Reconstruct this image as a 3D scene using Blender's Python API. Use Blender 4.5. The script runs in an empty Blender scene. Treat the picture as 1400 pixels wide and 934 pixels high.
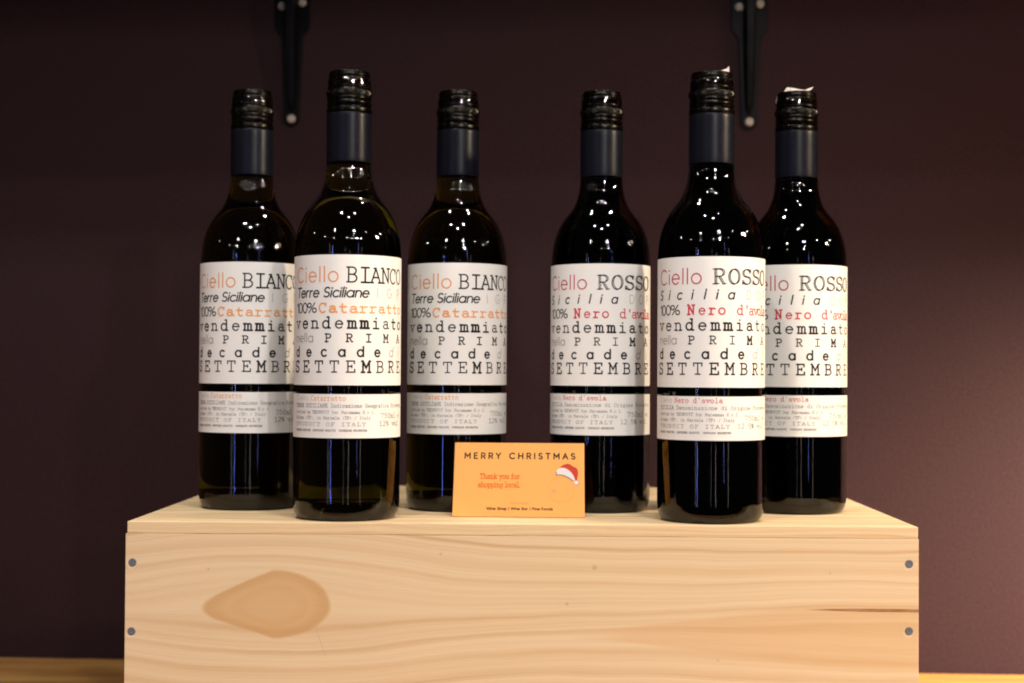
import bpy, bmesh, math, random
from mathutils import Vector, Matrix

random.seed(7)
S = bpy.context.scene
COL = S.collection
R = math.radians

# ------------------------------------------------------------------ camera
cam_d = bpy.data.cameras.new('camera')
cam = bpy.data.objects.new('camera', cam_d)
COL.objects.link(cam)
cam.location = (0, 0, 0.1002)
cam.rotation_euler = (math.pi/2 + 41/2100, -0.006, 33/2100)
cam_d.sensor_width = 36
cam_d.lens = 54
cam_d.clip_start = 0.01
cam_d.clip_end = 50
cam_d.dof.use_dof = True
cam_d.dof.focus_distance = 1.03
cam_d.dof.aperture_fstop = 6.3
S.camera = cam

# ------------------------------------------------------------------ world, exposure
W = bpy.data.worlds.new('World')
S.world = W
W.use_nodes = True
W.node_tree.nodes['Background'].inputs['Color'].default_value = (1.0, 0.82, 0.72, 1)
W.node_tree.nodes['Background'].inputs['Strength'].default_value = 0.018
S.view_settings.view_transform = 'Standard'
S.view_settings.look = 'None'
S.view_settings.exposure = 0
S.view_settings.gamma = 1
S.cycles.use_denoising = True
S.cycles.caustics_refractive = False
S.cycles.caustics_reflective = False
S.cycles.sample_clamp_indirect = 4
S.cycles.filter_width = 1.9
S.cycles.max_bounces = 14
S.cycles.transmission_bounces = 12

# ------------------------------------------------------------------ lamps of the wine bar and added lights
GAIN = 1.48
def lamp(name, kind, loc, power, color, target=None, **kw):
    d = bpy.data.lights.new(name, kind)
    d.energy = power * GAIN
    d.color = color
    for k, v in kw.items():
        setattr(d, k, v)
    o = bpy.data.objects.new(name, d)
    COL.objects.link(o)
    o.location = loc
    if target is not None:
        o.rotation_euler = (Vector(target) - Vector(loc)).to_track_quat('-Z', 'Y').to_euler()
    return o

WARM = (1.0, 0.88, 0.74)
WHITE = (1.0, 0.95, 0.90)
lamp('pendant_lamp', 'POINT', (0.33, 0.05, 0.56), 10.0, WHITE, shadow_soft_size=0.022)
# downlights just in front of the crate, plus two overhead added to brighten the lid; the wall shelf shades the upper wall from them
for x, y, z, p in [(0.45, 0.10, 1.9, 34), (-0.50, -0.05, 2.0, 34), (0.05, -0.5, 2.1, 32), (-0.45, 1.10, 1.75, 18), (0.50, 1.12, 1.75, 18)]:
    lamp('downlight', 'POINT', (x, y, z), p, WHITE, shadow_soft_size=0.040)
# spotlights on the right: one across the crate, one down the wall and counter beside it
lamp('spot_lamp', 'SPOT', (1.15, 0.72, 0.62), 42, (1.0, 0.80, 0.58), (0.0, 1.08, 0.0),
     shadow_soft_size=0.03, spot_size=R(60), spot_blend=1.0)
lamp('spot_lamp', 'SPOT', (0.88, 0.98, 0.18), 120, (1.0, 0.82, 0.60), (0.60, 1.40, -0.40),
     shadow_soft_size=0.04, spot_size=R(110), spot_blend=1.0)
lamp('globe_lamp', 'POINT', (0.45, -0.50, 1.06), 9, WHITE, shadow_soft_size=0.065)
lamp('globe_lamp', 'POINT', (-0.95, -0.75, 1.25), 10, WARM, shadow_soft_size=0.065)
for az, el, d, p in [(-77, 20, 2.4, 3), (-48, 19, 2.6, 3), (-27, 18, 2.8, 3), (1, 19.5, 3.0, 4), (13, 18.5, 3.2, 4), (17, 23, 2.7, 3), (32, 19, 2.6, 3),
                     (68, 21, 2.5, 2.5), (76, 19, 2.5, 2.5), (84, 22, 2.4, 2.5), (47, 27, 2.6, 4)]:
    lamp('ceiling_lamp', 'POINT', (d*math.sin(R(az)), 1.08-d*math.cos(R(az)), 0.19+d*math.tan(R(el))), p, WARM, shadow_soft_size=0.036)
# unseen blue and pale light strips, added for the long reflections down the glass
lamp('blue_streak_light', 'AREA', (-0.80, -0.30, 0.15), 0.9, (0.16, 0.26, 1.0), (-0.1, 1.05, 0.1), shape='RECTANGLE', size=0.022, size_y=0.75)
lamp('blue_streak_light', 'AREA', (0.75, -0.55, 0.30), 0.25, (0.25, 0.35, 1.0), (0.0, 1.05, 0.1), shape='RECTANGLE', size=0.02, size_y=0.8)
lamp('pale_streak_light', 'AREA', (0.30, -1.2, 0.0), 0.22, (1.0, 0.9, 0.78), (0.0, 1.05, 0.1), shape='RECTANGLE', size=0.03, size_y=1.0)
lamp('pale_streak_light', 'AREA', (-0.10, -1.4, 0.1), 0.12, (0.8, 0.85, 1.0), (0.0, 1.05, 0.1), shape='RECTANGLE', size=0.05, size_y=1.2)
lamp('pale_streak_light', 'AREA', (1.30, -0.9, 0.1), 0.25, (1.0, 0.8, 0.65), (0.1, 1.05, 0.1), shape='RECTANGLE', size=0.06, size_y=1.2)
lamp('pale_streak_light', 'AREA', (-1.25, -0.7, 0.2), 0.22, (1.0, 0.85, 0.75), (-0.1, 1.05, 0.1), shape='RECTANGLE', size=0.06, size_y=1.0)

# ------------------------------------------------------------------ node helpers
class NT:
    def __init__(self, name):
        self.m = bpy.data.materials.new(name)
        self.m.use_nodes = True
        self.t = self.m.node_tree
        self.b = self.t.nodes['Principled BSDF']
        self.out = self.t.nodes['Material Output']
    def n(self, typ, **kw):
        x = self.t.nodes.new(typ)
        for k, v in kw.items():
            setattr(x, k, v)
        return x
    def put(self, sock, v):
        if isinstance(v, bpy.types.NodeSocket):
            self.t.links.new(v, sock)
        else:
            sock.default_value = v
    def math(self, op, a, b=0.0, c=0.0, clamp=False):
        x = self.n('ShaderNodeMath', operation=op, use_clamp=clamp)
        for s, v in zip(x.inputs, (a, b, c)):
            self.put(s, v)
        return x.outputs[0]
    def add(self, a, b): return self.math('ADD', a, b)
    def sub(self, a, b): return self.math('SUBTRACT', a, b)
    def mul(self, a, b): return self.math('MULTIPLY', a, b)
    def div(self, a, b): return self.math('DIVIDE', a, b)
    def step(self, v, lo, hi, a=0.0, b=1.0):
        x = self.n('ShaderNodeMapRange', interpolation_type='SMOOTHSTEP')
        for s, q in zip(x.inputs, (v, lo, hi, a, b)):
            self.put(s, q)
        return x.outputs[0]
    def noise(self, vec, scale, detail=2.0, rough=0.5, dims='3D', distort=0.0):
        x = self.n('ShaderNodeTexNoise', noise_dimensions=dims)
        if dims == '1D':
            self.put(x.inputs['W'], vec)
        else:
            self.put(x.inputs['Vector'], vec)
        x.inputs['Scale'].default_value = scale
        x.inputs['Detail'].default_value = detail
        x.inputs['Roughness'].default_value = rough
        x.inputs['Distortion'].default_value = distort
        return x.outputs['Fac']
    def xyz(self):
        tc = self.n('ShaderNodeTexCoord')
        sp = self.n('ShaderNodeSeparateXYZ')
        self.t.links.new(tc.outputs['Object'], sp.inputs[0])
        return sp.outputs
    def vec(self, x, y, z):
        c = self.n('ShaderNodeCombineXYZ')
        for s, v in zip(c.inputs, (x, y, z)):
            self.put(s, v)
        return c.outputs[0]
    def mix(self, f, a, b, mode='MIX'):
        x = self.n('ShaderNodeMix', data_type='RGBA', blend_type=mode)
        self.put(x.inputs[0], f)
        self.put(x.inputs[6], a if isinstance(a, bpy.types.NodeSocket) else (*a, 1))
        self.put(x.inputs[7], b if isinstance(b, bpy.types.NodeSocket) else (*b, 1))
        return x.outputs[2]
    def bump(self, h, strength, dist=0.001):
        x = self.n('ShaderNodeBump')
        x.inputs['Strength'].default_value = strength
        x.inputs['Distance'].default_value = dist
        self.put(x.inputs['Height'], h)
        self.t.links.new(x.outputs[0], self.b.inputs['Normal'])
    def set(self, **kw):
        for k, v in kw.items():
            k = k.replace('_', ' ')
            if isinstance(v, tuple) and len(v) == 3:
                v = (*v, 1)
            self.put(self.b.inputs[k], v)
        return self

def plain(name, col, rough, metal=0.0, var=0.10, scale=60.0, bump=0.0, spec=0.5):
    k = NT(name)
    tc = k.n('ShaderNodeTexCoord')
    f = k.noise(tc.outputs['Object'], scale, 4.0, 0.6)
    k.set(Base_Color=k.mix(f, tuple(c*(1-var) for c in col), tuple(min(1, c*(1+var)) for c in col)),
          Roughness=k.step(f, 0.2, 0.8, max(0, rough-0.06), rough+0.06), Metallic=metal, Specular_IOR_Level=spec)
    if bump:
        k.bump(f, bump)
    return k.m

# ------------------------------------------------------------------ materials
def mat_wall():
    k = NT('aubergine_wall_paint')
    tc = k.n('ShaderNodeTexCoord').outputs['Object']
    big = k.noise(tc, 2.2, 4.0, 0.6)
    fine = k.noise(tc, 420.0, 3.0, 0.7)
    col = k.mix(big, (0.0138, 0.0058, 0.0073), (0.0182, 0.0074, 0.0090))
    col = k.mix(k.step(fine, 0.3, 0.75), col, (0.0295, 0.0126, 0.0158))
    k.set(Base_Color=col, Roughness=0.66, Specular_IOR_Level=0.12)
    k.bump(fine, 0.6, 0.0007)
    return k.m

def mat_counter():
    k = NT('varnished_counter_wood')
    x, y, z = k.xyz()
    v = k.vec(k.mul(x, 2.0), k.mul(y, 26.0), k.mul(z, 26.0))
    a = k.noise(v, 1.0, 5.0, 0.6, distort=0.6)
    fine = k.noise(k.vec(k.mul(x, 9.0), k.mul(y, 420.0), 0.0), 1.0, 3.0, 0.6)
    col = k.mix(k.step(a, 0.32, 0.7), (0.30, 0.135, 0.038), (0.56, 0.31, 0.09))
    col = k.mix(k.mul(k.step(fine, 0.45, 0.75), 0.45), col, (0.20, 0.085, 0.022))
    k.set(Base_Color=col, Roughness=0.42)
    k.bump(fine, 0.2, 0.0005)
    return k.m

PALE = (0.725, 0.562, 0.362)
MID = (0.650, 0.468, 0.275)
DEEP = (0.47, 0.265, 0.105)

def mat_panel():
    """flat-sawn pine front: grain lines that part round a heart-shaped eye and round a long tongue on the right"""
    k = NT('pine_front_board')
    X, Y, Z = k.xyz()                       # metres, crate space: x = 0 under the bottles, z from the lid seam
    warp = k.sub(k.noise(k.vec(k.mul(X, 7.0), 0.0, k.mul(Z, 24.0)), 1.0, 2.5, 0.5), 0.5)
    u = k.mul(X, 1000.0)
    w = k.add(k.mul(Z, 1000.0), k.mul(warp, 10.0))
    def part(u0, w0, au, aw, s):            # spread the contours away from a lens
        du = k.div(k.sub(u, u0), au)
        dw = k.sub(w, w0)
        dq = k.div(dw, aw)
        g = k.math('EXPONENT', k.mul(k.add(k.mul(du, du), k.mul(dq, dq)), -1.0))
        return k.mul(k.mul(dw, g), s)
    G = k.sub(k.sub(w, part(-172.0, -57.0, 120.0, 50.0, 0.84)), part(290.0, -71.0, 190.0, 26.0, 0.80))
    band = k.noise(G, 0.115, 2.0, 0.55, '1D')
    line = k.noise(k.add(G, 71.3), 0.14, 2.0, 0.5, '1D')
    streak = k.noise(k.vec(k.mul(X, 5.0), 0.0, k.add(k.mul(G, 0.55), 3.0)), 1.0, 4.0, 0.65)
    pore = k.noise(k.vec(k.mul(X, 26.0), 0.0, k.mul(w, 1.9)), 1.0, 3.0, 0.6)
    soft = k.noise(k.vec(k.mul(X, 5.0), 0.0, k.mul(Z, 12.0)), 1.0, 2.0, 0.5)
    col = k.mix(k.step(band, 0.38, 0.66), PALE, MID)
    col = k.mix(k.mul(k.step(line, 0.53, 0.76), k.step(soft, 0.30, 0.62, 0.15, 0.80)), col, (0.49, 0.292, 0.122))
    col = k.mix(k.mul(k.step(streak, 0.46, 0.74), 0.16), col, DEEP)
    col = k.mix(k.mul(k.step(pore, 0.55, 0.8), 0.16), col, (0.40, 0.22, 0.09))
    col = k.mix(k.mul(k.step(soft, 0.35, 0.7), 0.22), col, (0.775, 0.590, 0.375))
    # the eye: pointed on the left, rounder on the right
    wob = k.mul(k.sub(k.noise(k.vec(k.mul(X, 28.0), 0.0, k.mul(Z, 28.0)), 1.0, 2.0, 0.5), 0.5), 0.16)
    du = k.sub(u, -172.0)
    eu = k.div(du, k.step(du, -0.5, 0.5, 47.0, 37.0))
    dw = k.sub(k.sub(k.mul(Z, 1000.0), -56.0), k.mul(du, 0.02))
    ew = k.div(dw, k.step(dw, -0.5, 0.5, 20.0, 25.0))
    pinch = k.add(1.0, k.mul(k.math('MAXIMUM', k.mul(eu, -1.0), 0.0), 0.75))
    ew = k.mul(ew, pinch)
    e = k.add(k.math('SQRT', k.add(k.mul(eu, eu), k.mul(ew, ew))), wob)
    col = k.mix(k.mul(k.step(e, 1.04, 0.93), 0.72), col, (0.585, 0.352, 0.150))
    rim = k.mul(k.step(e, 1.03, 0.93), k.step(e, 0.62, 0.90))
    col = k.mix(k.mul(rim, 0.36), col, (0.485, 0.275, 0.105))
    rim2 = k.mul(k.step(e, 0.66, 0.58), k.step(e, 0.34, 0.50))
    col = k.mix(k.mul(rim2, 0.14), col, (0.50, 0.28, 0.10))
    # the long tongue on the right and the resin streak above it
    tu = k.step(u, 10.0, 230.0)
    tw = k.div(k.add(k.sub(k.mul(Z, 1000.0), -72.0), k.mul(warp, 5.0)), k.add(3.0, k.mul(tu, 19.0)))
    tong = k.mul(k.step(k.math('ABSOLUTE', tw), 1.10, 0.75), k.step(u, 15.0, 75.0))
    col = k.mix(k.mul(tong, 0.42), col, (0.60, 0.355, 0.155))
    sw = k.math('ABSOLUTE', k.add(k.sub(k.mul(Z, 1000.0), -54.6), k.mul(warp, 1.2)))
    sl = k.step(u, 165.0, 225.0)
    res = k.mul(k.step(sw, k.add(0.5, k.mul(sl, 0.9)), k.add(0.1, k.mul(sl, 0.6))), k.step(u, 172.0, 196.0))
    resn = k.noise(k.vec(k.mul(X, 60.0), 0.0, k.mul(Z, 700.0)), 1.0, 3.0, 0.6)
    col = k.mix(k.mul(res, k.step(resn, 0.25, 0.6, 0.45, 0.95)), col, (0.27, 0.115, 0.035))
    # a faint pencil scratch under the eye, a few small dents
    px = k.math('ABSOLUTE', k.sub(k.sub(u, -140.0), k.mul(k.add(k.mul(Z, 1000.0), 80.0), -0.36)))
    pen = k.mul(k.step(px, 0.45, 0.1), k.mul(k.step(Z, -0.0885, -0.086), k.step(Z, -0.068, -0.071)))
    col = k.mix(k.mul(pen, 0.30), col, (0.35, 0.25, 0.16))
    # wood bruised pale beside each nail, and a few dark handling specks
    def spot(x0, z0, r0, r1):
        a, b = k.mul(k.sub(u, x0), 1.0), k.sub(k.mul(Z, 1000.0), z0)
        return k.step(k.math('SQRT', k.add(k.mul(a, a), k.mul(b, b))), r1, r0)
    for x0, z0 in ((-266.1, -28.2), (-266.3, -73.4), (243.9, -25.1), (243.9, -68.9)):
        col = k.mix(k.mul(spot(x0, z0, 2.9, 3.4), 0.40), col, (0.84, 0.71, 0.52))
    for x0, z0, r0 in ((193.0, -30.5, 0.7), (-142.0, -46.5, 0.6), (39.0, -28.0, 1.6), (21.0, -52.0, 1.1), (-62.0, -20.0, 0.9), (120.0, -88.0, 0.7), (-215.0, -31.0, 0.8)):
        col = k.mix(k.mul(spot(x0, z0, r0*0.3, r0*1.6), 0.38), col, (0.30, 0.20, 0.13))
    k.set(Base_Color=col, Roughness=0.55, Specular_IOR_Level=0.3)
    k.bump(k.add(pore, streak), 0.25, 0.0004)
    return k.m

def mat_lid():
    k = NT('pine_lid_board')
    X, Y, Z = k.xyz()
    q = k.add(k.mul(Y, 1000.0), k.mul(Z, -2200.0))
    warp = k.sub(k.noise(k.vec(k.mul(X, 6.0), k.mul(Y, 9.0), k.mul(Z, 40.0)), 1.0, 3.0, 0.5), 0.5)
    g = k.add(q, k.mul(warp, 42.0))
    band = k.noise(g, 0.075, 2.0, 0.5, '1D')
    streak = k.noise(k.vec(k.mul(X, 6.0), k.mul(g, 0.35), 0.0), 1.0, 4.0, 0.6)
    pore = k.noise(k.vec(k.mul(X, 28.0), k.mul(g, 2.0), 0.0), 1.0, 3.0, 0.6)
    col = k.mix(k.step(band, 0.42, 0.70), (0.74, 0.56, 0.335), (0.63, 0.42, 0.215))
    col = k.mix(k.mul(k.step(streak, 0.50, 0.78), 0.40), col, (0.50, 0.30, 0.13))
    col = k.mix(k.mul(k.step(pore, 0.55, 0.8), 0.18), col, (0.42, 0.25, 0.11))
    k.set(Base_Color=col, Roughness=0.55, Specular_IOR_Level=0.3)
    k.bump(k.add(pore, streak), 0.25, 0.0004)
    return k.m

def mat_glass(name, sig):
    k = NT(name)
    k.t.nodes.remove(k.b)
    g = k.n('ShaderNodeBsdfGlass')
    g.inputs['IOR'].default_value = 1.48
    g.inputs['Roughness'].default_value = 0.0
    tc = k.n('ShaderNodeTexCoord')
    bm_ = k.n('ShaderNodeBump')
    bm_.inputs['Strength'].default_value = 0.04
    bm_.inputs['Distance'].default_value = 0.0012
    k.put(bm_.inputs['Height'], k.noise(tc.outputs['Object'], 55.0, 2.0, 0.5))
    k.t.links.new(bm_.outputs[0], g.inputs['Normal'])
    k.t.links.new(g.outputs[0], k.out.inputs['Surface'])
    v = k.n('ShaderNodeVolumeAbsorption')
    d = max(sig)*1.04
    v.inputs['Color'].default_value = (1-sig[0]/d, 1-sig[1]/d, 1-sig[2]/d, 1)
    v.inputs['Density'].default_value = d
    k.t.links.new(v.outputs[0], k.out.inputs['Volume'])
    return k.m

M = dict(
    wall=mat_wall(), counter=mat_counter(), panel=mat_panel(), lid=mat_lid(),
    pine=mat_lid(),
    glass_white=mat_glass('green_glass_with_white_wine', (50.0, 52.0, 130.0)),
    glass_red=mat_glass('green_glass_with_red_wine', (300.0, 360.0, 420.0)),
    paper=plain('uncoated_label_paper', (0.81, 0.785, 0.745), 0.62, var=0.025, scale=900, bump=0.05, spec=0.3),
    scrap=plain('torn_white_seal_paper', (0.46, 0.40, 0.36), 0.7, var=0.06, scale=300),
    ink=plain('black_ink', (0.013, 0.012, 0.013), 0.55, var=0.3, scale=1800, spec=0.1),
    ink_soft=plain('worn_black_ink', (0.040, 0.037, 0.036), 0.6, var=0.4, scale=1800, spec=0.1),
    ink_grey=plain('grey_ink', (0.27, 0.25, 0.235), 0.6, var=0.1, scale=900, spec=0.1),
    ink_pale=plain('pale_grey_ink', (0.36, 0.34, 0.32), 0.6, var=0.06, scale=900, spec=0.1),
    ink_orange=plain('orange_ink', (0.80, 0.335, 0.10), 0.6, var=0.08, scale=900, spec=0.1),
    ink_salmon=plain('salmon_orange_ink', (0.76, 0.275, 0.085), 0.6, var=0.06, scale=900, spec=0.1),
    ink_red=plain('red_ink', (0.58, 0.055, 0.065), 0.6, var=0.10, scale=900, spec=0.1),
    ink_rose=plain('rose_red_ink', (0.50, 0.045, 0.075), 0.6, var=0.06, scale=900, spec=0.1),
    cap=plain('black_enamelled_aluminium', (0.015, 0.0136, 0.0118), 0.26, 1.0, 0.2, 200),
    sleeve=plain('satin_navy_foil', (0.0042, 0.0046, 0.0085), 0.34, 0.0, 0.08, 300, spec=0.14),
    nail=plain('zinc_nail', (0.15, 0.155, 0.175), 0.5, 0.3, 0.35, 700),
    bracket=plain('black_powder_coat', (0.003, 0.003, 0.0042), 0.42, 0.0, 0.2, 300, bump=0.05, spec=0.055),
    screw=plain('steel_screw', (0.42, 0.39, 0.35), 0.45, 0.5, 0.2, 700),
    shelf=plain('dark_stained_board', (0.05, 0.025, 0.018), 0.5, 0.0, 0.3, 20),
    card=plain('orange_card', (0.74, 0.305, 0.044), 0.50, var=0.015, scale=500, spec=0.35),
    card_ink=plain('brown_black_card_ink', (0.035, 0.020, 0.012), 0.6, var=0.1, scale=900, spec=0.1),
    card_red=plain('orange_red_card_ink', (0.60, 0.135, 0.012), 0.6, var=0.05, scale=900, spec=0.1),
    card_faint=plain('faint_brown_card_ink', (0.50, 0.21, 0.035), 0.6, var=0.05, scale=900, spec=0.1),
    card_ring=plain('faint_grey_card_ink', (0.62, 0.29, 0.075), 0.6, var=0.05, scale=900, spec=0.1),
    card_mauve=plain('mauve_card_ink', (0.62, 0.24, 0.17), 0.6, var=0.05, scale=900, spec=0.1),
    hat_red=plain('hat_red_ink', (0.48, 0.045, 0.024), 0.6, var=0.12, scale=900, spec=0.1),
    hat_white=plain('hat_white_ink', (0.66, 0.58, 0.54), 0.6, var=0.03, scale=900, spec=0.1),
    hat_grey=plain('hat_outline_ink', (0.16, 0.11, 0.10), 0.6, var=0.1, scale=900, spec=0.1),
)

# ------------------------------------------------------------------ object helpers
def obj(name, verts, faces, mats, parent=None, midx=None, smooth=False):
    me = bpy.data.meshes.new(name)
    me.from_pydata(verts, [], faces)
    if not isinstance(mats, (list, tuple)):
        mats = [mats]
    for m in mats:
        me.materials.append(m)
    if midx:
        me.polygons.foreach_set('material_index', midx)
    me.polygons.foreach_set('use_smooth', [smooth]*len(me.polygons))
    me.update()
    o = bpy.data.objects.new(name, me)
    COL.objects.link(o)
    if parent:
        o.parent = parent
    return o

def from_bm(name, bm, mat, parent=None, smooth=False):
    me = bpy.data.meshes.new(name)
    bm.to_mesh(me)
    bm.free()
    me.materials.append(mat)
    me.polygons.foreach_set('use_smooth', [smooth]*len(me.polygons))
    o = bpy.data.objects.new(name, me)
    COL.objects.link(o)
    if parent:
        o.parent = parent
    return o

def empty(name, loc, rz=0.0, label=None, cat=None, group=None):
    o = bpy.data.objects.new(name, None)
    o.empty_display_size = 0.02
    COL.objects.link(o)
    o.location = loc
    o.rotation_euler = (0, 0, rz)
    tag(o, label, cat, group)
    return o

def tag(o, label=None, cat=None, group=None, kind=None):
    if label: o['label'] = label
    if cat: o['category'] = cat
    if group: o['group'] = group
    if kind: o['kind'] = kind
    return o

def box_bm(x0, x1, y0, y1, z0, z1, bevel=0.0, seg=2, cuts=0, jit=0.0):
    bm = bmesh.new()
    bmesh.ops.create_cube(bm, size=1.0)
    for v in bm.verts:
        v.co = Vector(((x0+x1)/2 + v.co.x*(x1-x0), (y0+y1)/2 + v.co.y*(y1-y0), (z0+z1)/2 + v.co.z*(z1-z0)))
    if cuts:
        es = [e for e in bm.edges if abs(e.verts[0].co.x - e.verts[1].co.x) > (x1-x0)*0.9]
        bmesh.ops.subdivide_edges(bm, edges=es, cuts=cuts, use_grid_fill=True)
        for v in bm.verts:
            v.co.y += random.uniform(-jit, jit)*0.5
            v.co.z += random.uniform(-jit, jit)
    if bevel:
        es = [e for e in bm.edges if len(e.link_faces) == 2 and e.calc_face_angle(0) > 0.5]
        bmesh.ops.bevel(bm, geom=es, offset=bevel, segments=seg, affect='EDGES', profile=0.5)
    bmesh.ops.recalc_face_normals(bm, faces=bm.faces)
    return bm

def catmull(pts, sub):
    out = []
    n = len(pts)
    for i in range(n-1):
        p0, p1, p2, p3 = pts[max(i-1, 0)], pts[i], pts[i+1], pts[min(i+2, n-1)]
        for k in range(sub):
            t = k/sub
            out.append(tuple(0.5*((2*b) + (c-a)*t + (2*a-5*b+4*c-d)*t*t + (3*b-a-3*c+d)*t**3) for a, b, c, d in zip(p0, p1, p2, p3)))
    out.append(pts[-1])
    return out

def lathe(prof, seg=96, mod=None):
    """prof: (r, z) from the bottom centre outward, up and back to the axis; the ends may sit on the axis"""
    v, f, rings = [], [], []
    for i, (r, z) in enumerate(prof):
        if r < 1e-7:
            rings.append([len(v)])
            v.append((0, 0, z))
        else:
            ring = []
            for k in range(seg):
                a = 2*math.pi*k/seg
                rr = r + (mod(i, k, z) if mod else 0.0)
                ring.append(len(v))
                v.append((rr*math.cos(a), rr*math.sin(a), z))
            rings.append(ring)
    for A, B in zip(rings, rings[1:]):
        for k in range(seg):
            k2 = (k+1) % seg
            if len(A) == 1 and len(B) == 1: continue
            if len(A) == 1: f.append((A[0], B[k2], B[k]))
            elif len(B) == 1: f.append((A[k], A[k2], B[0]))
            else: f.append((A[k], A[k2], B[k2], B[k]))
    return v, f

# ------------------------------------------------------------------ lettering: glyphs drawn with pen strokes
def Ln(*c): return [(c[i], c[i+1]) for i in range(0, len(c), 2)]
def Ar(cx, cy, rx, ry, a0, a1):
    n = max(4, int(abs(a1-a0)/14))
    return [(cx+rx*math.cos(R(a0+(a1-a0)*i/n)), cy+ry*math.sin(R(a0+(a1-a0)*i/n))) for i in range(n+1)]
def dot(x, y, r=0.045): return ('dot', x, y, r)

# sans: cap height 1, round and open, x height .68.   glyph -> (width, strokes)
SANS = {
 'A': (.78, [Ln(.02,0,.39,1,.76,0), Ln(.15,.33,.63,.33)]),
 'B': (.66, [Ln(.08,0,.08,1), Ln(.08,1,.34,1)+Ar(.34,.76,.22,.24,90,-90)+Ln(.08,.52), Ln(.34,.52)+Ar(.36,.26,.26,.26,90,-90)+Ln(.08,0)]),
 'C': (.84, [Ar(.48,.5,.44,.5,48,312)]),
 'D': (.82, [Ln(.08,0,.08,1,.32,1)+Ar(.32,.5,.44,.5,90,-90)+Ln(.08,0)]),
 'E': (.60, [Ln(.54,1,.08,1,.08,0,.56,0), Ln(.08,.52,.48,.52)]),
 'F': (.58, [Ln(.54,1,.08,1,.08,0), Ln(.08,.5,.48,.5)]),
 'G': (.90, [Ar(.48,.5,.44,.5,48,345)+Ln(.92,.45), Ln(.92,.45,.55,.45)]),
 'H': (.78, [Ln(.08,0,.08,1), Ln(.70,0,.70,1), Ln(.08,.52,.70,.52)]),
 'I': (.18, [Ln(.09,0,.09,1)]),
 'L': (.56, [Ln(.08,1,.08,0,.54,0)]),
 'M': (.92, [Ln(.08,0,.08,1,.46,.36,.84,1,.84,0)]),
 'N': (.80, [Ln(.08,0,.08,1,.72,0,.72,1)]),
 'O': (.98, [Ar(.49,.5,.45,.5,0,360)]),
 'P': (.64, [Ln(.08,0,.08,1,.36,1)+Ar(.36,.73,.25,.27,90,-90)+Ln(.08,.46)]),
 'R': (.66, [Ln(.08,0,.08,1,.36,1)+Ar(.36,.73,.25,.27,90,-90)+Ln(.08,.46), Ln(.36,.46,.62,0)]),
 'S': (.62, [Ar(.31,.745,.24,.255,35,265)+Ar(.31,.25,.26,.25,88,-145)]),
 'T': (.68, [Ln(.02,1,.66,1), Ln(.34,1,.34,0)]),
 'U': (.76, [Ln(.08,1,.08,.32)+Ar(.38,.31,.30,.31,180,360)+Ln(.68,1)]),
 'W': (1.1, [Ln(.02,1,.29,0,.55,.95,.81,0,1.08,1)]),
 'Y': (.70, [Ln(.02,1,.35,.48,.68,1), Ln(.35,.48,.35,0)]),
 'a': (.72, [Ar(.35,.34,.31,.34,0,360), Ln(.66,.68,.66,0)]),
 'b': (.72, [Ar(.37,.34,.31,.34,0,360), Ln(.06,1.04,.06,0)]),
 'c': (.62, [Ar(.36,.34,.31,.34,48,312)]),
 'd': (.72, [Ar(.35,.34,.31,.34,0,360), Ln(.66,1.04,.66,0)]),
 'e': (.68, [Ln(.05,.36,.64,.36)+Ar(.345,.34,.30,.34,3,318)]),
 'f': (.40, [Ln(.16,0,.16,.80)+Ar(.34,.82,.18,.20,180,95), Ln(.02,.66,.36,.66)]),
 'g': (.72, [Ar(.35,.34,.31,.34,0,360), Ln(.66,.68,.66,0)+Ar(.36,-.02,.30,.28,0,-150)]),
 'h': (.64, [Ln(.08,1.04,.08,0), Ln(.08,.38)+Ar(.33,.42,.25,.26,165,0)+Ln(.58,0)]),
 'i': (.16, [Ln(.08,0,.08,.68), dot(.08,.93,.062)]),
 'k': (.58, [Ln(.08,1.04,.08,0), Ln(.50,.66,.10,.28), Ln(.24,.42,.54,0)]),
 'l': (.16, [Ln(.08,0,.08,1.04)]),
 'm': (1.0, [Ln(.08,.68,.08,0), Ln(.08,.40)+Ar(.29,.44,.21,.24,165,0)+Ln(.50,0), Ln(.50,.40)+Ar(.71,.44,.21,.24,165,0)+Ln(.92,0)]),
 'n': (.64, [Ln(.08,.68,.08,0), Ln(.08,.38)+Ar(.33,.42,.25,.26,165,0)+Ln(.58,0)]),
 'o': (.72, [Ar(.36,.34,.32,.34,0,360)]),
 'p': (.72, [Ar(.37,.34,.31,.34,0,360), Ln(.06,.68,.06,-.30)]),
 'r': (.42, [Ln(.08,.68,.08,0), Ln(.08,.40)+Ar(.32,.40,.24,.27,175,85)]),
 's': (.50, [Ar(.25,.505,.18,.17,35,265)+Ar(.25,.17,.20,.17,88,-145)]),
 't': (.40, [Ln(.17,.94,.17,.16)+Ar(.33,.16,.16,.16,180,280), Ln(.02,.66,.36,.66)]),
 'u': (.64, [Ln(.08,.68,.08,.27)+Ar(.32,.26,.24,.26,180,360)+Ln(.56,.68), Ln(.56,.68,.56,0)]),
 'v': (.58, [Ln(.03,.68,.29,0,.55,.68)]),
 'w': (.86, [Ln(.03,.68,.23,0,.43,.64,.63,0,.83,.68)]),
 'y': (.58, [Ln(.03,.68,.30,0), Ln(.55,.68,.18,-.30)]),
 '0': (.60, [Ar(.30,.5,.25,.5,0,360)]),
 '1': (.30, [Ln(.04,.78,.22,1,.22,0)]),
 '%': (.95, [Ar(.22,.76,.18,.22,0,360), Ar(.72,.24,.18,.22,0,360), Ln(.76,1,.18,0)]),
 '|': (.20, [Ln(.10,-.12,.10,1.06)]),
 '.': (.18, [dot(.09,.05,.06)]),
 ' ': (.36, []),
}
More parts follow.
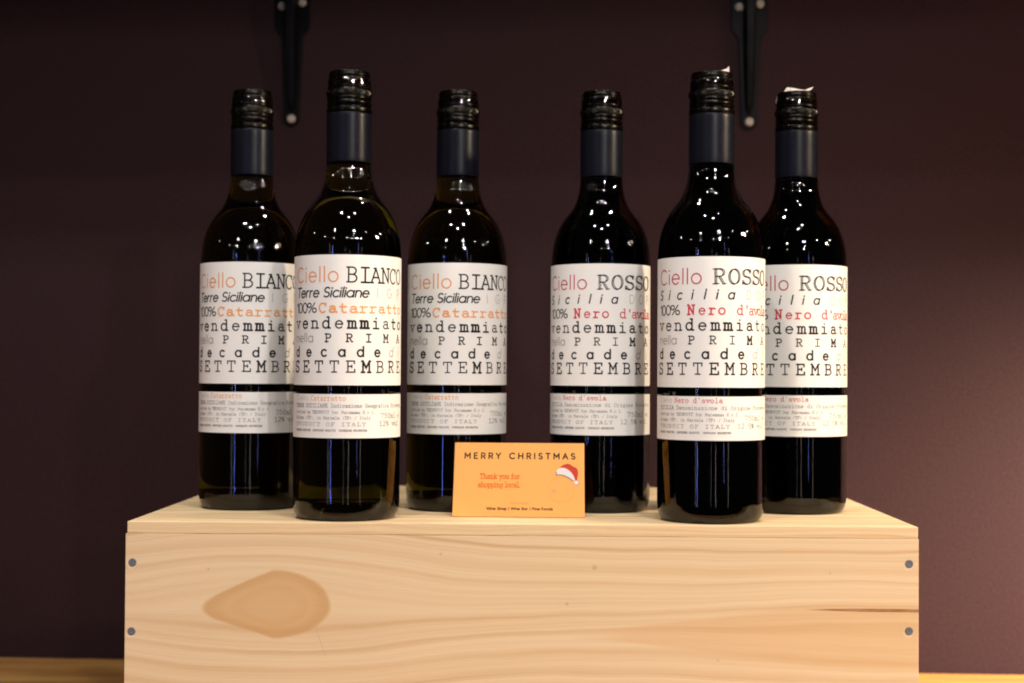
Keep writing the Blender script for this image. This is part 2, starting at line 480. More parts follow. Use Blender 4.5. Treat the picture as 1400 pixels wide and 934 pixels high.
def sf(x, y, w=.15): return Ln(x-w, y, x+w, y)      # slab serif
# typewriter: cap height 1, monospaced cell .72
TYPE = {
 'A': [Ln(.06,0,.35,.97,.66,0), Ln(.22,.35,.52,.35), sf(.08,0,.11), sf(.64,0,.11), Ln(.22,.97,.37,.97)],
 'B': [Ln(.16,0,.16,1), Ln(.05,1,.38,1)+Ar(.38,.76,.22,.24,90,-90)+Ln(.16,.52), Ln(.38,.52)+Ar(.38,.26,.26,.26,90,-90)+Ln(.05,0)],
 'C': [Ar(.36,.5,.29,.5,50,312), Ln(.60,1,.60,.72)],
 'D': [Ln(.16,0,.16,1), Ln(.05,1,.34,1)+Ar(.34,.5,.30,.5,90,-90)+Ln(.05,0)],
 'E': [Ln(.17,0,.17,1), Ln(.05,1,.63,1,.63,.76), Ln(.05,0,.66,0,.66,.26), Ln(.17,.52,.45,.52), Ln(.45,.63,.45,.41)],
 'F': [Ln(.17,0,.17,1), Ln(.05,1,.63,1,.63,.76), Ln(.05,0,.36,0), Ln(.17,.52,.45,.52), Ln(.45,.63,.45,.41)],
 'G': [Ar(.36,.5,.29,.5,50,350)+Ln(.64,.42), Ln(.42,.42,.70,.42), Ln(.60,1,.60,.74)],
 'H': [Ln(.15,0,.15,1), Ln(.57,0,.57,1), Ln(.15,.52,.57,.52), sf(.15,0,.12), sf(.57,0,.12), sf(.15,1,.12), sf(.57,1,.12)],
 'I': [Ln(.36,0,.36,1), sf(.36,0,.24), sf(.36,1,.24)],
 'L': [Ln(.22,0,.22,1), sf(.22,1,.16), Ln(.06,0,.64,0,.64,.32)],
 'M': [Ln(.12,0,.12,1,.36,.40,.60,1,.60,0), sf(.12,0,.12), sf(.60,0,.12), Ln(.02,1,.14,1), Ln(.58,1,.70,1)],
 'N': [Ln(.14,0,.14,1,.58,.04,.58,1), sf(.14,0,.12), sf(.58,1,.12), Ln(.02,1,.16,1)],
 'O': [Ar(.36,.5,.30,.5,0,360)],
 'P': [Ln(.18,0,.18,1), Ln(.06,1,.40,1)+Ar(.40,.74,.24,.26,90,-90)+Ln(.18,.48), sf(.20,0,.16)],
 'R': [Ln(.16,0,.16,1), Ln(.05,1,.38,1)+Ar(.38,.75,.23,.25,90,-90)+Ln(.16,.50), Ln(.36,.50,.60,0), sf(.17,0,.13), Ln(.58,0,.70,0)],
 'S': [Ar(.36,.75,.25,.25,30,262)+Ar(.36,.25,.27,.25,86,-150), Ln(.60,1,.60,.76), Ln(.10,0,.10,.26)],
 'T': [Ln(.36,0,.36,1), Ln(.06,.74,.06,1,.66,1,.66,.74), sf(.36,0,.18)],
 'U': [Ln(.14,1,.14,.30)+Ar(.36,.28,.22,.28,180,360)+Ln(.58,1), sf(.14,1,.12), sf(.58,1,.12)],
 'V': [Ln(.08,1,.36,0,.64,1), sf(.10,1,.12), sf(.62,1,.12)],
 'Y': [Ln(.10,1,.36,.48,.62,1), Ln(.36,.48,.36,0), sf(.36,0,.16), sf(.11,1,.11), sf(.61,1,.11)],
 'Z': [Ln(.12,.76,.12,1,.60,1,.10,0,.62,0,.62,.24)],
 'a': [Ln(.14,.56)+Ar(.34,.46,.19,.20,140,0)+Ln(.53,.06,.68,.02), Ar(.32,.19,.21,.19,0,360)],
 'b': [Ln(.05,1.0,.17,1.0,.17,0), Ar(.40,.33,.24,.33,0,360)],
 'c': [Ar(.37,.33,.26,.33,40,315), Ln(.60,.66,.60,.46)],
 'd': [Ar(.32,.33,.24,.33,0,360), Ln(.42,1.0,.55,1.0,.55,0,.68,0)],
 'e': [Ln(.10,.36,.62,.36)+Ar(.36,.33,.26,.33,4,318)],
 'f': [Ln(.30,0,.30,.80)+Ar(.48,.80,.18,.20,180,60), Ln(.12,.62,.56,.62), sf(.30,0,.18)],
 'g': [Ar(.32,.36,.23,.28,0,360), Ln(.68,.64,.55,.64,.55,.0)+Ar(.33,-.02,.22,.24,0,-150)],
 'h': [Ln(.04,1.0,.15,1.0,.15,0), Ln(.15,.40)+Ar(.36,.42,.20,.24,165,0)+Ln(.56,0), sf(.15,0,.12), sf(.56,0,.12)],
 'i': [Ln(.16,.64,.37,.64,.37,0), sf(.37,0,.24), dot(.36,.92,.075)],
 'k': [Ln(.05,1,.17,1,.17,0), Ln(.54,.62,.18,.28), Ln(.30,.40,.58,0), sf(.17,0,.12), sf(.58,0,.11), sf(.54,.62,.12)],
 'l': [Ln(.16,1.0,.37,1.0,.37,0), sf(.37,0,.24)],
 'm': [Ln(.02,.64,.12,.64,.12,0), Ln(.12,.46)+Ar(.25,.48,.12,.17,160,0)+Ln(.37,0), Ln(.37,.46)+Ar(.49,.48,.12,.17,160,0)+Ln(.61,0), sf(.12,0,.09), sf(.37,0,.08), sf(.63,0,.09)],
 'n': [Ln(.04,.64,.16,.64,.16,0), Ln(.16,.40)+Ar(.36,.42,.20,.24,165,0)+Ln(.56,0), sf(.16,0,.13), sf(.56,0,.13)],
 'o': [Ar(.36,.33,.27,.33,0,360)],
 'p': [Ln(.04,.64,.16,.64,.16,-.28), Ar(.38,.33,.23,.33,0,360), sf(.17,-.28,.13)],
 'q': [Ar(.32,.33,.23,.33,0,360), Ln(.66,.64,.55,.64,.55,-.28), sf(.55,-.28,.13)],
 'r': [Ln(.08,.64,.24,.64,.24,0), Ln(.24,.36)+Ar(.46,.38,.22,.26,170,50), sf(.25,0,.19)],
 's': [Ar(.36,.495,.20,.165,35,262)+Ar(.36,.165,.22,.165,86,-150), Ln(.57,.66,.57,.48), Ln(.13,0,.13,.18)],
 't': [Ln(.28,.92,.28,.16)+Ar(.45,.16,.17,.16,180,310), Ln(.10,.62,.58,.62)],
 'u': [Ln(.04,.64,.15,.64,.15,.24)+Ar(.34,.22,.19,.22,180,360)+Ln(.55,.64), Ln(.42,.64,.55,.64,.55,0,.67,0)],
 'v': [Ln(.12,.64,.36,0,.60,.64), sf(.13,.64,.13), sf(.59,.64,.13)],
 'y': [Ln(.12,.64,.37,.02), Ln(.60,.64,.28,-.28,.10,-.28), sf(.13,.64,.13), sf(.59,.64,.13)],
 'z': [Ln(.14,.46,.14,.64,.58,.64,.13,0,.60,0,.60,.20)],
 '0': [Ar(.36,.5,.25,.5,0,360)],
 '1': [Ln(.16,.80,.37,1,.37,0), sf(.37,0,.22)],
 '2': [Ar(.35,.72,.24,.28,165,-25)+Ln(.10,0,.62,0)],
 '5': [Ln(.58,1,.18,1,.14,.54)+Ar(.34,.32,.26,.32,125,-155)],
 '7': [Ln(.10,.80,.10,1,.62,1,.30,0)],
 '%': [Ar(.20,.76,.14,.20,0,360), Ar(.52,.24,.14,.20,0,360), Ln(.62,1,.10,0)],
 '.': [dot(.34,.06,.075)],
 ',': [Ln(.38,.10,.28,-.16)],
 "'": [Ln(.36,1.0,.34,.70)],
 '(': [Ar(.62,.42,.30,.62,130,230)],
 ')': [Ar(.10,.42,.30,.62,50,-50)],
 '/': [Ln(.10,-.1,.62,1.05)],
 '-': [Ln(.16,.36,.56,.36)],
 ' ': [],
}

class Ink:
    """collects pen strokes as flat ribbons (sheet coordinates in metres) and lays them on a cylinder or a plane"""
    def __init__(self):
        self.v, self.f, self.mi, self.mats = [], [], [], []
        self.lvl = 0
    def mat(self, m):
        if m not in self.mats: self.mats.append(m)
        return self.mats.index(m)
    def lift(self):
        self.lvl = (self.lvl+1) % 60
        return 6e-5 + self.lvl*1.6e-6
    def poly(self, pts, m):
        h, mi, b = self.lift(), self.mat(m), len(self.v)
        self.v += [(x, y, h) for x, y in pts]
        self.f.append(tuple(range(b, b+len(pts))))
        self.mi.append(mi)
    def disc(self, x, y, r, m, n=16):
        self.poly([(x+r*math.cos(2*math.pi*i/n), y+r*math.sin(2*math.pi*i/n)) for i in range(n)], m)
    def ribbon(self, pts, w, m, cap=True):
        q = [pts[0]]
        for a, b in zip(pts, pts[1:]):
            d = math.hypot(b[0]-a[0], b[1]-a[1])
            if d < 1e-7: continue
            n = max(1, int(d/7e-4))
            q += [(a[0]+(b[0]-a[0])*i/n, a[1]+(b[1]-a[1])*i/n) for i in range(1, n+1)]
        if len(q) < 2: return
        closed = math.hypot(q[0][0]-q[-1][0], q[0][1]-q[-1][1]) < 1e-7
        if not closed and cap:                       # square off slightly past the ends
            for i, j in ((0, 1), (-1, -2)):
                d = Vector((q[i][0]-q[j][0], q[i][1]-q[j][1])).normalized()*w*0.35
                q[i] = (q[i][0]+d.x, q[i][1]+d.y)
        h, mi, b = self.lift(), self.mat(m), len(self.v)
        n = len(q)
        for i in range(n):
            if closed: p, x = q[(i-1) % (n-1)], q[(i+1) % (n-1)]
            else: p, x = q[max(i-1, 0)], q[min(i+1, n-1)]
            c = q[i]
            d1 = Vector((c[0]-p[0], c[1]-p[1])); d2 = Vector((x[0]-c[0], x[1]-c[1]))
            if d1.length < 1e-9: d1 = d2
            if d2.length < 1e-9: d2 = d1
            d1.normalize(); d2.normalize()
            t = d1+d2
            t = d2 if t.length < 0.2 else t.normalized()
            nn = Vector((-t.y, t.x))
            s = 0.5*w/max(0.5, nn.dot(Vector((-d2.y, d2.x))))
            self.v += [(c[0]+nn.x*s, c[1]+nn.y*s, h), (c[0]-nn.x*s, c[1]-nn.y*s, h)]
        for i in range(n-1):
            a = b+2*i
            self.f.append((a, a+1, a+3, a+2))
            self.mi.append(mi)
    def glyph(self, strokes, x, y, sx, sy, w, m, slant=0.0, double=0.0):
        for st in strokes:
            if isinstance(st, tuple) and st[0] == 'dot':
                self.disc(x+st[1]*sx+slant*st[2]*sy, y+st[2]*sy, max(st[3]*sy, w*0.62), m)
                continue
            p = [(x+a*sx+slant*b*sy, y+b*sy) for a, b in st]
            self.ribbon(p, w, m)
            if double:
                self.ribbon([(a+double*sx, b+double*0.4*sy) for a, b in p], w*0.8, m)
    def sans(self, text, x0, x1, y, h, w, m, slant=0.0, track=0.10):
        tot = sum(SANS[c][0] for c in text) + track*(len(text)-1)
        k = (x1-x0)/tot
        x = x0
        for c in text:
            self.glyph(SANS[c][1], x, y, k, h, w, m, slant)
            x += (SANS[c][0]+track)*k
    def sans_at(self, text, xs, y, h, w, m, slant=0.0, wide=1.0):
        for c, x in zip(text, xs):
            k = h*wide
            self.glyph(SANS[c][1], x-SANS[c][0]*k/2 - slant*h*0.35, y, k, h, w, m, slant)
    def type_at(self, text, xs, y, h, w, m, cell, heavy='', doub='', vary=0.15):
        for c, x in zip(text, xs):
            if c == ' ': continue
            ww = w*random.uniform(1-vary, 1+vary)*(1.28 if c in heavy else 1.0)
            dy = random.uniform(-0.012, 0.012)*h
            d = 0.085 if c in doub else 0.0
            self.glyph(TYPE[c], x-cell/2, y+dy, cell/0.72, h, ww*(0.62 if d else 1), m, 0.0, d)
    def type_run(self, text, x0, x1, y, h, w, m, cell=None, **kw):
        p = (x1-x0)/len(text)
        self.type_at(text, [x0+p*(i+0.5) for i in range(len(text))], y, h, w, m, cell or p*0.96, **kw)
    def build(self, name, parent, place):
        v = [place(*p) for p in self.v]
        return obj(name, v, self.f, self.mats, parent, self.mi)

# ------------------------------------------------------------------ setting
WALL_A = math.atan2(1.4494-1.4907, 0.4577+0.5195)         # the wall is not quite parallel to the crate
def wall_pt(x): return 1.4907 + math.tan(WALL_A)*(x+0.5195)

wl = empty('wall', (0, wall_pt(0), -0.18), WALL_A)
bpy.data.objects.remove(wl)
bm = box_bm(-2.2, 2.2, 0.0, 0.12, -0.12, 1.5)
w_o = from_bm('wall', bm, M['wall'])
w_o.location = (0, wall_pt(0), -0.18)
w_o.rotation_euler = (0, 0, WALL_A)
tag(w_o, 'dark aubergine painted wall behind the wine bottles', 'wall', kind='structure')

bm = box_bm(-2.2, 2.2, -0.75, -0.002, -0.04, 0.0, 0.002)
c_o = from_bm('countertop', bm, M['counter'])
c_o.location = (0, wall_pt(0), -0.18)
c_o.rotation_euler = (0, 0, WALL_A)
tag(c_o, 'varnished honey brown wooden counter under the pine crate', 'counter', kind='structure')

# ------------------------------------------------------------------ wooden crate
CX0, CX1, CY0, CY1 = -0.2700, 0.2508, 1.0110, 1.3400
crate = empty('wooden_crate', (0, 0, -0.18), 0, 'pale pine wine crate with an oval grain eye, carrying all six bottles', 'crate')
SEAM = -0.0079
def crate_part(name, bm, mat):
    o = from_bm(name, bm, mat, crate)
    o.location = (0, 0, 0.18)           # part space: z = 0 is the top of the lid
    return o
crate_part('lid', box_bm(CX0+0.0010, CX1-0.0004, CY0+0.00015, CY1, -0.0078, 0.0, 0.0004, 2, 40, 0.00008), M['lid'])
crate_part('front_panel', box_bm(CX0, CX1, CY0, CY0+0.010, -0.18, SEAM, 0.00025, 2, 30, 0.00006), M['panel'])
crate_part('back_panel', box_bm(CX0, CX1, CY1-0.010, CY1, -0.18, SEAM, 0.0006), M['pine'])
for x0, x1 in ((CX0+0.0004, CX0+0.0124), (CX1-0.0124, CX1-0.0004)):
    crate_part('side_panel', box_bm(x0, x1, CY0+0.0102, CY1-0.0102, -0.18, SEAM, 0.0006), M['pine'])
crate_part('base_panel', box_bm(CX0+0.0126, CX1-0.0126, CY0+0.0104, CY1-0.0104, -0.178, -0.170), M['pine'])
nv, nf = lathe([(0, -0.004), (0.0026, -0.004), (0.0027, 0.0), (0.0025, 0.0002), (0.0017, 0.00022), (0.0009, 0.0001), (0.0006, 0.00015), (0, 0.00018)], 20)
nail_me = None
for x, z in ((-0.2653, -0.0271), (-0.2655, -0.0723), (0.2446, -0.0240), (0.2446, -0.0678)):
    n_o = obj('nail', nv, nf, M['nail'], crate)
    n_o.location = (x, CY0-0.0001, 0.18+z)
    n_o.rotation_euler = (math.pi/2, 0, 0)

# ------------------------------------------------------------------ wine bottles
RB = 0.0363
BODY = [(0, .0070), (0.01000, .0066), (0.01793, .0052), (0.02414, .0031), (0.02796, .0022), (0.02972, .0004), (0.03110, 0), (0.03257, .0005), (0.03434, .0024),
        (0.03561, .0058), (0.03620, .0105), (0.03630, .016), (0.03630, .050), (0.03630, .100), (0.03630, .150), (0.03630, .176), (0.03600, .1835), (0.03527, .190), (0.03394, .1962),
        (0.03188, .2022), (0.02914, .2077), (0.02574, .2126), (0.02262, .2164), (0.02004, .2204), (0.01793, .2254), (0.01657, .2304), (0.01579, .2360),
        (0.01540, .2420), (0.01520, .2480), (0.01500, .2900), (0.01480, .2990)]
CAP = [(.0148, .2755), (.0153, .27565), (.0156, .2762), (.0157, .2771), (.0157, .2785), (.0155, .2792), (.0149, .2797), (.0147, .2804), (.0150, .2812),
       (.0154, .2822), (.0154, .2834), (.0150, .2841), (.0151, .2848), (.0154, .2856), (.0153, .2864), (.0151, .2870), (.0154, .2876), (.0155, .2882), (.0155, .2906), (.0154, .2914), (.0151, .2920),
       (.0148, .2928), (.0150, .2937), (.0149, .2946), (.0142, .2953), (.0141, .2960), (.0143, .2970), (.0147, .2978), (.0146, .2988), (.0140, .2996), (.0140, .3004), (.0144, .3012), (.0144, .3020), (.0141, .3028),
       (.0140, .3036), (.0137, .3042), (.0130, .3045), (.0110, .3045), (.0060, .3045), (0, .3045)]

def label_sheet(name, a0, a1, z0, z1, parent, corner=0.0012):
    """curved paper wrapped on the glass: front skin, back skin and edges"""
    n = int((a1-a0)/1.2)
    ro, ri = RB+0.00022, RB+0.00006
    v, f = [], []
    for i in range(n+1):
        a = a0+(a1-a0)*i/n
        s = min(i, n-i)/n*R(a1-a0)*RB             # arc distance to the nearer edge
        c = 0.0 if s >= corner else corner-math.sqrt(max(0, corner**2-(corner-s)**2))
        for r in (ro, ri):
            for z in (z0+c, z1-c):
                v.append((r*math.sin(R(a)), -r*math.cos(R(a)), z))
    for i in range(n):
        b, c = 4*i, 4*i+4
        f += [(b, c, c+1, b+1), (b+2, b+3, c+3, c+2), (b+1, c+1, c+3, b+3), (b, b+2, c+2, c)]
    f += [(0, 1, 3, 2), (4*n, 4*n+2, 4*n+3, 4*n+1)]
    return obj(name, v, f, M['paper'], parent)

def on_bottle(x, y, h):                           # sheet x = arc length, y = height
    r = RB+0.00022+h
    a = x/RB
    return (r*math.sin(a), -r*math.cos(a), y)

def A(d): return R(d*1.03 if d < 0 else d*0.985)*RB                          # degrees round the bottle -> arc metres
def spread(a0, a1, n): return [A(a0+(a1-a0)*i/(n-1)) for i in range(n)]

def main_text(kind, lab):
    k = Ink()
    red = kind == 'red'
    title, strong = (M['ink_rose'], M['ink_red']) if red else (M['ink_salmon'], M['ink_orange'])
    b = M['ink']
    k.sans('Ciello', A(-63), A(-7.5), .1588, .0098, .00090, title, track=.17)
    if red:
        k.type_at('ROSSO', [A(x) for x in (10.0, 26.5, 42.0, 56.5, 70.5)], .1586, .0098, .00112, b, .0086, doub='ROS')
        k.sans_at('Sicilia', [A(x) for x in (-60, -45.5, -31.5, -17, -4, 8.5, 24.0)], .1487, .0061, .00095, b, .20, 1.0)
        k.sans_at('DOP', [A(x) for x in (46, 61, 75)], .1487, .0062, .00042, M['ink_pale'], 0, .85)
        k.type_at("Nero d'avola", [A(x) for x in (-18.5, -7.0, 3.5, 13.5, 22, 34.0, 43.0, 49.5, 57.0, 63.5, 70.0, 76.5)], .1385, .0062, .00092, strong, .0053, heavy='N')
    else:
        k.type_at('BIANCO', [A(x) for x in (6.3, 20.5, 33.0, 46.0, 58.5, 71.0)], .1586, .0098, .00108, b, .0080, heavy='')
        k.sans('Terre Siciliane', A(-62.5), A(24.5), .1487, .0063, .00096, b, slant=.19, track=.055)
        k.sans_at('IGP', [A(x) for x in (35, 52, 70)], .1487, .0062, .00042, M['ink_pale'], 0, .85)
        k.type_at('Catarratto', spread(-24, 73.5, 10), .1385, .0061, .00100, strong, .0064)
    k.sans('100%', A(-63), A(-31), .1384, .0064, .00082, b, track=-.02)
    k.type_at('vendemmiato', spread(-60, 73.5, 11), .1281, .0073, .00098, b, .0064, heavy='m')
    k.sans('nella', A(-64), A(-35), .1189, .0058, .00050, M['ink_grey'], track=.12)
    k.type_at('PRIMA', [A(x) for x in (-18, 4, 25, 47, 71)], .1190, .0051, .00080, b, .0048, heavy='M')
    k.sans_at('decade', [A(x) for x in (-60.5, -41, -22.5, -3.5, 16, 35.5)], .1094, .0063, .00118, b, 0, 1.0)
    k.sans_at('di', [A(x) for x in (56.0, 72.5)], .1094, .0064, .00048, M['ink_grey'], .20, .95)
    k.type_at('SETTEMBRE', spread(-61.5, 72.5, 9), .0989, .0073, .00092, b, .0066, heavy='M')
    return k.build('lettering', lab, on_bottle)

def small_text(kind, lab):
    k = Ink()
    red = kind == 'red'
    g = M['ink_soft']
    k.sans('Ciello', A(-62), A(-41), .0801, .0032, .00020, M['ink_grey'], track=.15)
    if red:
        k.type_run("Nero d'avola", A(-38), A(15), .0801, .0031, .00038, M['ink_red'])
        k.type_run('SICILIA Denominazione di Origine Protetta', A(-62), A(80), .0755, .0024, .00022, g)
    else:
        k.type_run('Catarratto', A(-38), A(1), .0801, .0031, .00038, M['ink_orange'])
        k.type_run('TERRE SICILIANE Indicazione Geografica Protetta', A(-62), A(80), .0755, .0024, .00022, g)
    k.type_run('bottled by TECNOVIT for Nuramama S.r.l.', A(-62), A(34), .0714, .0019, .00019, g)
    k.type_run('Alcamo (TP), in Marsala (TP) / Italy', A(-62), A(28), .0677, .0019, .00019, g)
    k.type_run('PRODUCT OF ITALY', A(-62), A(23), .0633, .0022, .00022, g, cell=A(4.2))
    k.type_run('ENTHALT SULFITE  CONTIENE SOLFITI  CONTAINS SULPHITES', A(-62), A(24), .0597, .0011, .00021, g)
    k.type_run('750ml e', A(40), A(76), .0684, .0032, .00026, g)
    if red: k.type_run('12.5% vol.', A(31), A(77), .0632, .0032, .00026, g)
    else: k.type_run('12% vol.', A(38), A(77), .0632, .0032, .00026, g)
    return k.build('lettering', lab, on_bottle)

def make_bottle(kind, loc, rz, label, group):
    root = empty('wine_bottle', loc, rz, label, 'bottle', group)
    v, f = lathe(catmull(BODY, 4) + [(0, .2990)], 128)
    obj('glass_body', v, f, M['glass_red' if kind == 'red' else 'glass_white'], root, smooth=True)
    l1 = label_sheet('main_label', -80, 86, .0902, .1768, root)
    main_text(kind, l1)
    l2 = label_sheet('information_label', -80, 86, .0552, .0843, root)
    small_text(kind, l2)
    v, f = lathe(catmull([(.0150, .2421), (.0154, .24205), (.01555, .2423), (.01555, .248), (.0155, .260), (.0155, .272), (.0154, .2751), (.0150, .2757)], 2), 96)
    obj('neck_sleeve', v, f, M['sleeve'], root, smooth=True)
    def knurl(i, k, z):
        return (0.00025 if k % 4 < 2 else -0.00025) if .2879 < z < .2909 else 0.0
    v, f = lathe(catmull(CAP, 2)[:-1] + [(0, .3045)], 384, knurl)
    obj('screw_cap', v, f, M['cap'], root, smooth=True)
    return root

def copy_tree(o, parent=None):
    c = o.copy()
    COL.objects.link(c)
    if parent: c.parent = parent
    for ch in list(o.children):
        copy_tree(ch, c)
    return c

def face(x, y, adj): return math.atan2(-x, y) + R(adj-2.0)
GW, GR = 'white wine bottles on the crate', 'red wine bottles on the crate'
spots = [
 ('white', -0.12932, 1.050, 0, 'front white wine bottle with a pale label, yellow band of light near its base'),
 ('white', -0.20969, 1.123, -7.5, 'leftmost white wine bottle, its pale label half hidden by the bottle in front'),
 ('white', -0.05825, 1.123, 3.5, 'white wine bottle standing behind the left end of the orange card'),
 ('red', 0.11914, 1.050, 0, 'front red wine bottle with red lettering, a white flake on its cap rim'),
 ('red', 0.04697, 1.123, -6, 'red wine bottle standing behind the right end of the orange card'),
 ('red', 0.18936, 1.123, 1.5, 'rightmost red wine bottle with torn white paper curling up from its cap'),
]
first, bottles = {}, []
for kind, x, y, adj, lab in spots:
    g = GR if kind == 'red' else GW
    if kind not in first:
        b_o = first[kind] = make_bottle(kind, (x, y, 0.0002), face(x, y, adj), lab, g)
    else:
        b_o = copy_tree(first[kind])
        b_o.location = (x, y, 0.0002)
        b_o.rotation_euler = (0, 0, face(x, y, adj))
        b_o['label'] = lab
    bottles.append(b_o)

# torn remains of a paper seal on two caps
def scrap(parent, strips):
    v, f = [], []
    for pts in strips:                                   # each: rows of (left point, right point)
        b = len(v)
        for a, c in pts:
            v += [a, c]
        n = len(pts)
        for i in range(n-1):
            f.append((b+2*i, b+2*i+1, b+2*i+3, b+2*i+2))
    o = obj('paper_scrap', [(p[0]/1000, p[1]/1000, (p[2]-1.5)/1000) for p in v], f, M['scrap'], parent)
    s = o.modifiers.new('thickness', 'SOLIDIFY')
    s.thickness = 0.00016
    return o
scrap(bottles[3], [
    [((-8, -9.4, 306.0), (-6, -4, 306.5)), ((1, -12.2, 306.0), (2, -4, 306.5)), ((6.5, -10.6, 306.0), (7, -4, 306.6)), ((9.0, -9.0, 306.0), (10.0, -6.5, 308.0)), ((12.0, -6.4, 305.6), (11.8, -5.6, 310.0))]])
scrap(bottles[5], [
    [((-9.0, -8.6, 305.8), (-6.8, -5.0, 309.8)), ((-4, -11.4, 305.9), (-3.2, -6.5, 309.0)), ((2, -12.0, 305.9), (2.6, -7, 307.6)), ((5.5, -11.0, 305.9), (6.0, -6.5, 307.2)), ((8.2, -9.4, 306.0), (9.4, -6.0, 308.6)), ((10.2, -7.8, 306.9), (12.2, -5.0, 309.4))],
    [((-14.0, -3.2, 303.5), (-14.2, -1.5, 303.4)), ((-14.7, -3.4, 301.0), (-14.9, -1.2, 301.2)), ((-14.9, -3.0, 298.6), (-15.0, -1.8, 298.9))]])

# ------------------------------------------------------------------ greeting card
BL, BR_ = Vector((-0.0571, 1.0582, 0.0004)), Vector((0.0339, 1.0574, 0.0004))
CW, CH, CT = (BR_-BL).length, 0.0567, 0.0004
ca = math.atan2(BR_.y-BL.y, BR_.x-BL.x)
lean = math.asin(0.0278/CH)
card = from_bm('greeting_card', box_bm(0, CW, 0, CT, 0, CH), M['card'])
card.matrix_world = Matrix.Translation(BL) @ Matrix.Rotation(ca, 4, 'Z') @ Matrix.Rotation(-lean, 4, 'X')
tag(card, 'small orange Christmas thank you card leaning on the middle bottles', 'card')
def on_card(x, y, h): return (x, -h, y*1.04)
mm = 0.001
k = Ink()
D = M['card_ink']
k.sans('MERRY CHRISTMAS', 7.0*mm, 84.6*mm, 42.6*mm, 4.1*mm, .00092, D, track=.50)
def proportional(k, text, x0, x1, y, h, w, m):
    adv = {'i': .46, 'l': .44, ' ': .36, 'r': .58, 'f': .52, 't': .54, 'm': .78, '.': .36, 'T': .74}
    off = {'i': .12, 'l': .13, '.': .16, 'f': .06}
    tot = sum(adv.get(c, .68) for c in text)
    s = (x1-x0)/tot
    x = x0
    for c in text:
        if c != ' ':
            k.glyph(TYPE[c], x-off.get(c, 0)*s, y, s, h, w, m)
        x += adv.get(c, .68)*s
proportional(k, 'Thank you for', 18.2*mm, 46.0*mm, 27.6*mm, 3.7*mm, .00058, M['card_red'])
proportional(k, 'shopping local.', 16.9*mm, 46.6*mm, 21.4*mm, 3.7*mm, .00058, M['card_red'])
k.sans('NORTHPOINT', 39.0*mm, 53.0*mm, 9.2*mm, 1.15*mm, .00016, M['card_faint'], track=.25)
k.sans('Wine Shop | Wine Bar | Fine Foods', 23.4*mm, 69.0*mm, 4.9*mm, 1.75*mm, .00042, D, track=.14)
k.build('lettering', card, on_card)

k = Ink()                                                     # the faint bauble under a red and white cap
ring = [(75.0+8.9*math.cos(R(a)), 19.8+9.4*math.sin(R(a))) for a in range(0, 361, 6)]
k.ribbon([(x*mm, y*mm) for x, y in ring], .00040, M['card_ring'])
for cx, cy, rx, ry, a0, a1 in ((70.0, 18.2, 1.5, 1.6, 20, 250), (70.3, 18.6, .7, .6, 0, 360), (72.6, 24.8, 1.0, 1.9, 60, 200), (77.5, 18.5, 2.0, 2.6, -60, 80)):
    k.ribbon([((cx+rx*math.cos(R(a)))*mm, (cy+ry*math.sin(R(a)))*mm) for a in range(a0, a1+1, 15)], .00045, M['card_mauve' if cx < 73 else 'card_ring'])
k.build('bauble_drawing', card, on_card)

k = Ink()
red = [(73.2, 35.4), (74.9, 37.2), (77.2, 38.6), (79.8, 39.0), (81.8, 38.1), (83.4, 36.9), (85.0, 36.3), (86.3, 34.6), (86.7, 32.0), (86.2, 29.2), (85.7, 26.8), (84.5, 26.9), (83.6, 29.5), (81.5, 32.6), (78.8, 34.8), (76.0, 35.7)]
brim = [(71.6, 30.6), (71.5, 32.8), (72.4, 34.8), (74.2, 35.9), (76.6, 36.0), (79.2, 34.9), (81.4, 33.0), (83.0, 30.8), (84.1, 28.4), (84.2, 26.9), (82.9, 26.7), (81.0, 28.1), (78.6, 29.6), (76.0, 30.6), (73.4, 31.0)]
S1 = lambda P: [(x*mm, y*mm) for x, y in P]
def smooth(P, n=4):
    Q = catmull(P+P[:3], n)
    return Q[n:-n*2] if False else catmull([P[-1]]+P+[P[0]], n)[n:-n]
k.poly(S1(smooth(red)), M['hat_red'])
k.poly(S1(smooth(brim)), M['hat_white'])
k.ribbon(S1([(71.4, 32.8), (71.5, 30.5), (73.4, 30.9), (76.0, 30.5), (78.6, 29.5), (81.0, 28.0), (83.0, 26.5)]), .00062, M['hat_grey'])
k.disc(85.6*mm, 25.0*mm, 1.75*mm, M['hat_grey'], 20)
k.disc(85.5*mm, 25.1*mm, 1.5*mm, M['hat_white'], 20)
k.build('hat_drawing', card, on_card)

# ------------------------------------------------------------------ shelf brackets on the wall and the shelf they carry
def prism(outline, y0, y1):
    """outline in x,z; extruded from y0 (wall) to y1 (front)"""
    n = len(outline)
    v = [(x, y0, z) for x, z in outline] + [(x, y1, z) for x, z in outline]
    f = [tuple(range(n)), tuple(range(2*n-1, n-1, -1))]
    f += [(i, i+n, (i+1) % n+n, (i+1) % n) for i in range(n)]
    return v, f

def add_bevel(o, w):
    b = o.modifiers.new('bevel', 'BEVEL')
    b.width = w
    b.segments = 2
    b.limit_method = 'ANGLE'

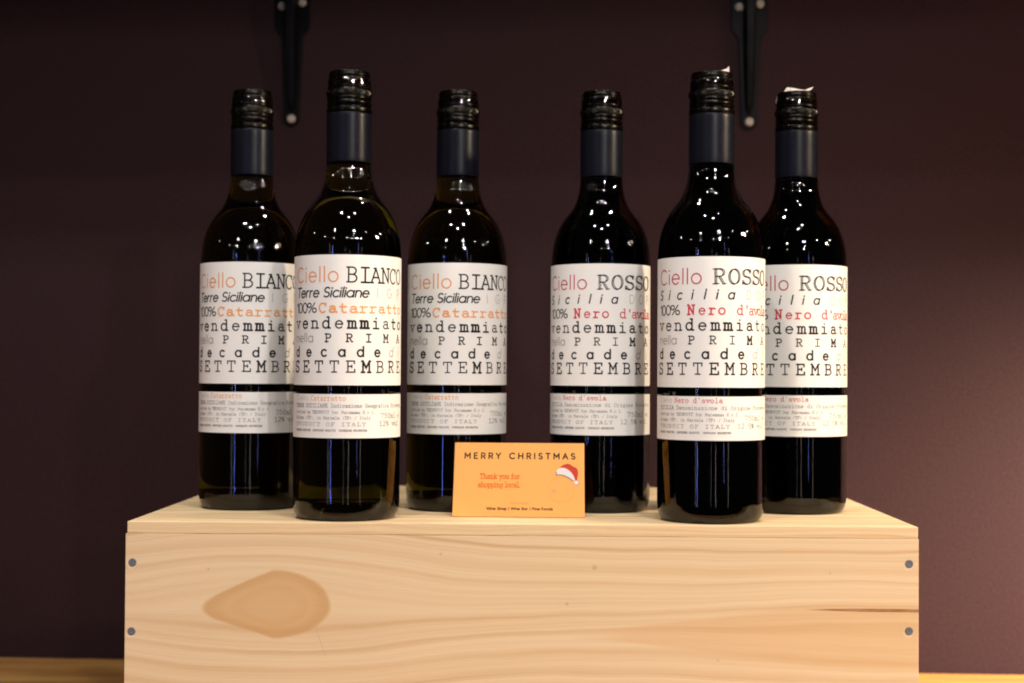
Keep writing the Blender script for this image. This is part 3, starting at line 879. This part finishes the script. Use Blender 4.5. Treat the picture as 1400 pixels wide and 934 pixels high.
def make_bracket(x, z, label):
    """x, z: the lowest screw on the wall"""
    root = empty('shelf_bracket', (x, wall_pt(x), z), WALL_A, label, 'bracket', 'shelf brackets on the wall')
    out = [(0.0078*math.cos(R(a)), 0.0078*math.sin(R(a))) for a in range(190, 351, 16)]
    out += [(0.0078, 0.010), (0.0108, 0.080), (0.0172, 0.088), (0.0176, 0.172), (-0.0176, 0.172), (-0.0172, 0.088), (-0.0108, 0.080), (-0.0078, 0.010)]
    o = obj('wall_plate', *prism(out, -0.0002, -0.0026), M['bracket'], root)
    add_bevel(o, 0.0006)
    # pressed rib, deeper and wider towards the top
    v, f = [], []
    for zz, wd, dp in ((0.007, 0.0022, 0.0030), (0.014, 0.0042, 0.0065), (0.050, 0.0055, 0.0110), (0.090, 0.0062, 0.0150), (0.168, 0.0065, 0.0200)):
        for px, py in ((-1, 0), (-0.62, 1), (0.62, 1), (1, 0)):
            v.append((px*wd, -0.0024-py*dp, zz))
    for i in range(4):
        for j in range(4):
            f.append((4*i+j, 4*i+4+j, 4*i+4+(j+1) % 4, 4*i+(j+1) % 4))
    f += [(0, 1, 2, 3), (19, 18, 17, 16)]
    o = obj('rib', v, f, M['bracket'], root)
    add_bevel(o, 0.0008)
    v, f = prism([(-0.0176, 0.1722), (0.0176, 0.1722), (0.0176, 0.1746), (-0.0176, 0.1746)], -0.0004, -0.225)
    obj('shelf_arm', v, f, M['bracket'], root)
    sv, sfc = lathe([(0, 0.0), (.0038, 0.0), (.0040, .0008), (.0035, .0017), (.0027, .0021), (.0017, .0022), (.0014, .0012), (0, .0011)], 20)
    for sx, sz in ((0, 0), (-0.0098, 0.1095), (0.0098, 0.1125)):
        s = obj('screw', sv, sfc, M['screw'], root, smooth=True)
        s.location = (sx, -0.0026, sz)
        s.rotation_euler = (math.pi/2, 0, 0)
    return root
make_bracket(-0.2378, 0.3431, 'black steel shelf bracket on the dark wall behind the white wine bottles')
make_bracket(0.2010, 0.3386, 'black steel shelf bracket on the dark wall behind the red wine bottles')
bm = box_bm(-1.2, 1.2, -0.25, -0.001, 0.6957, 0.7157, 0.002)
sh = from_bm('shelf', bm, M['shelf'])
sh.location = (0, wall_pt(0), -0.18)
sh.rotation_euler = (0, 0, WALL_A)
tag(sh, 'dark wooden wall shelf resting on the two black brackets', 'shelf')
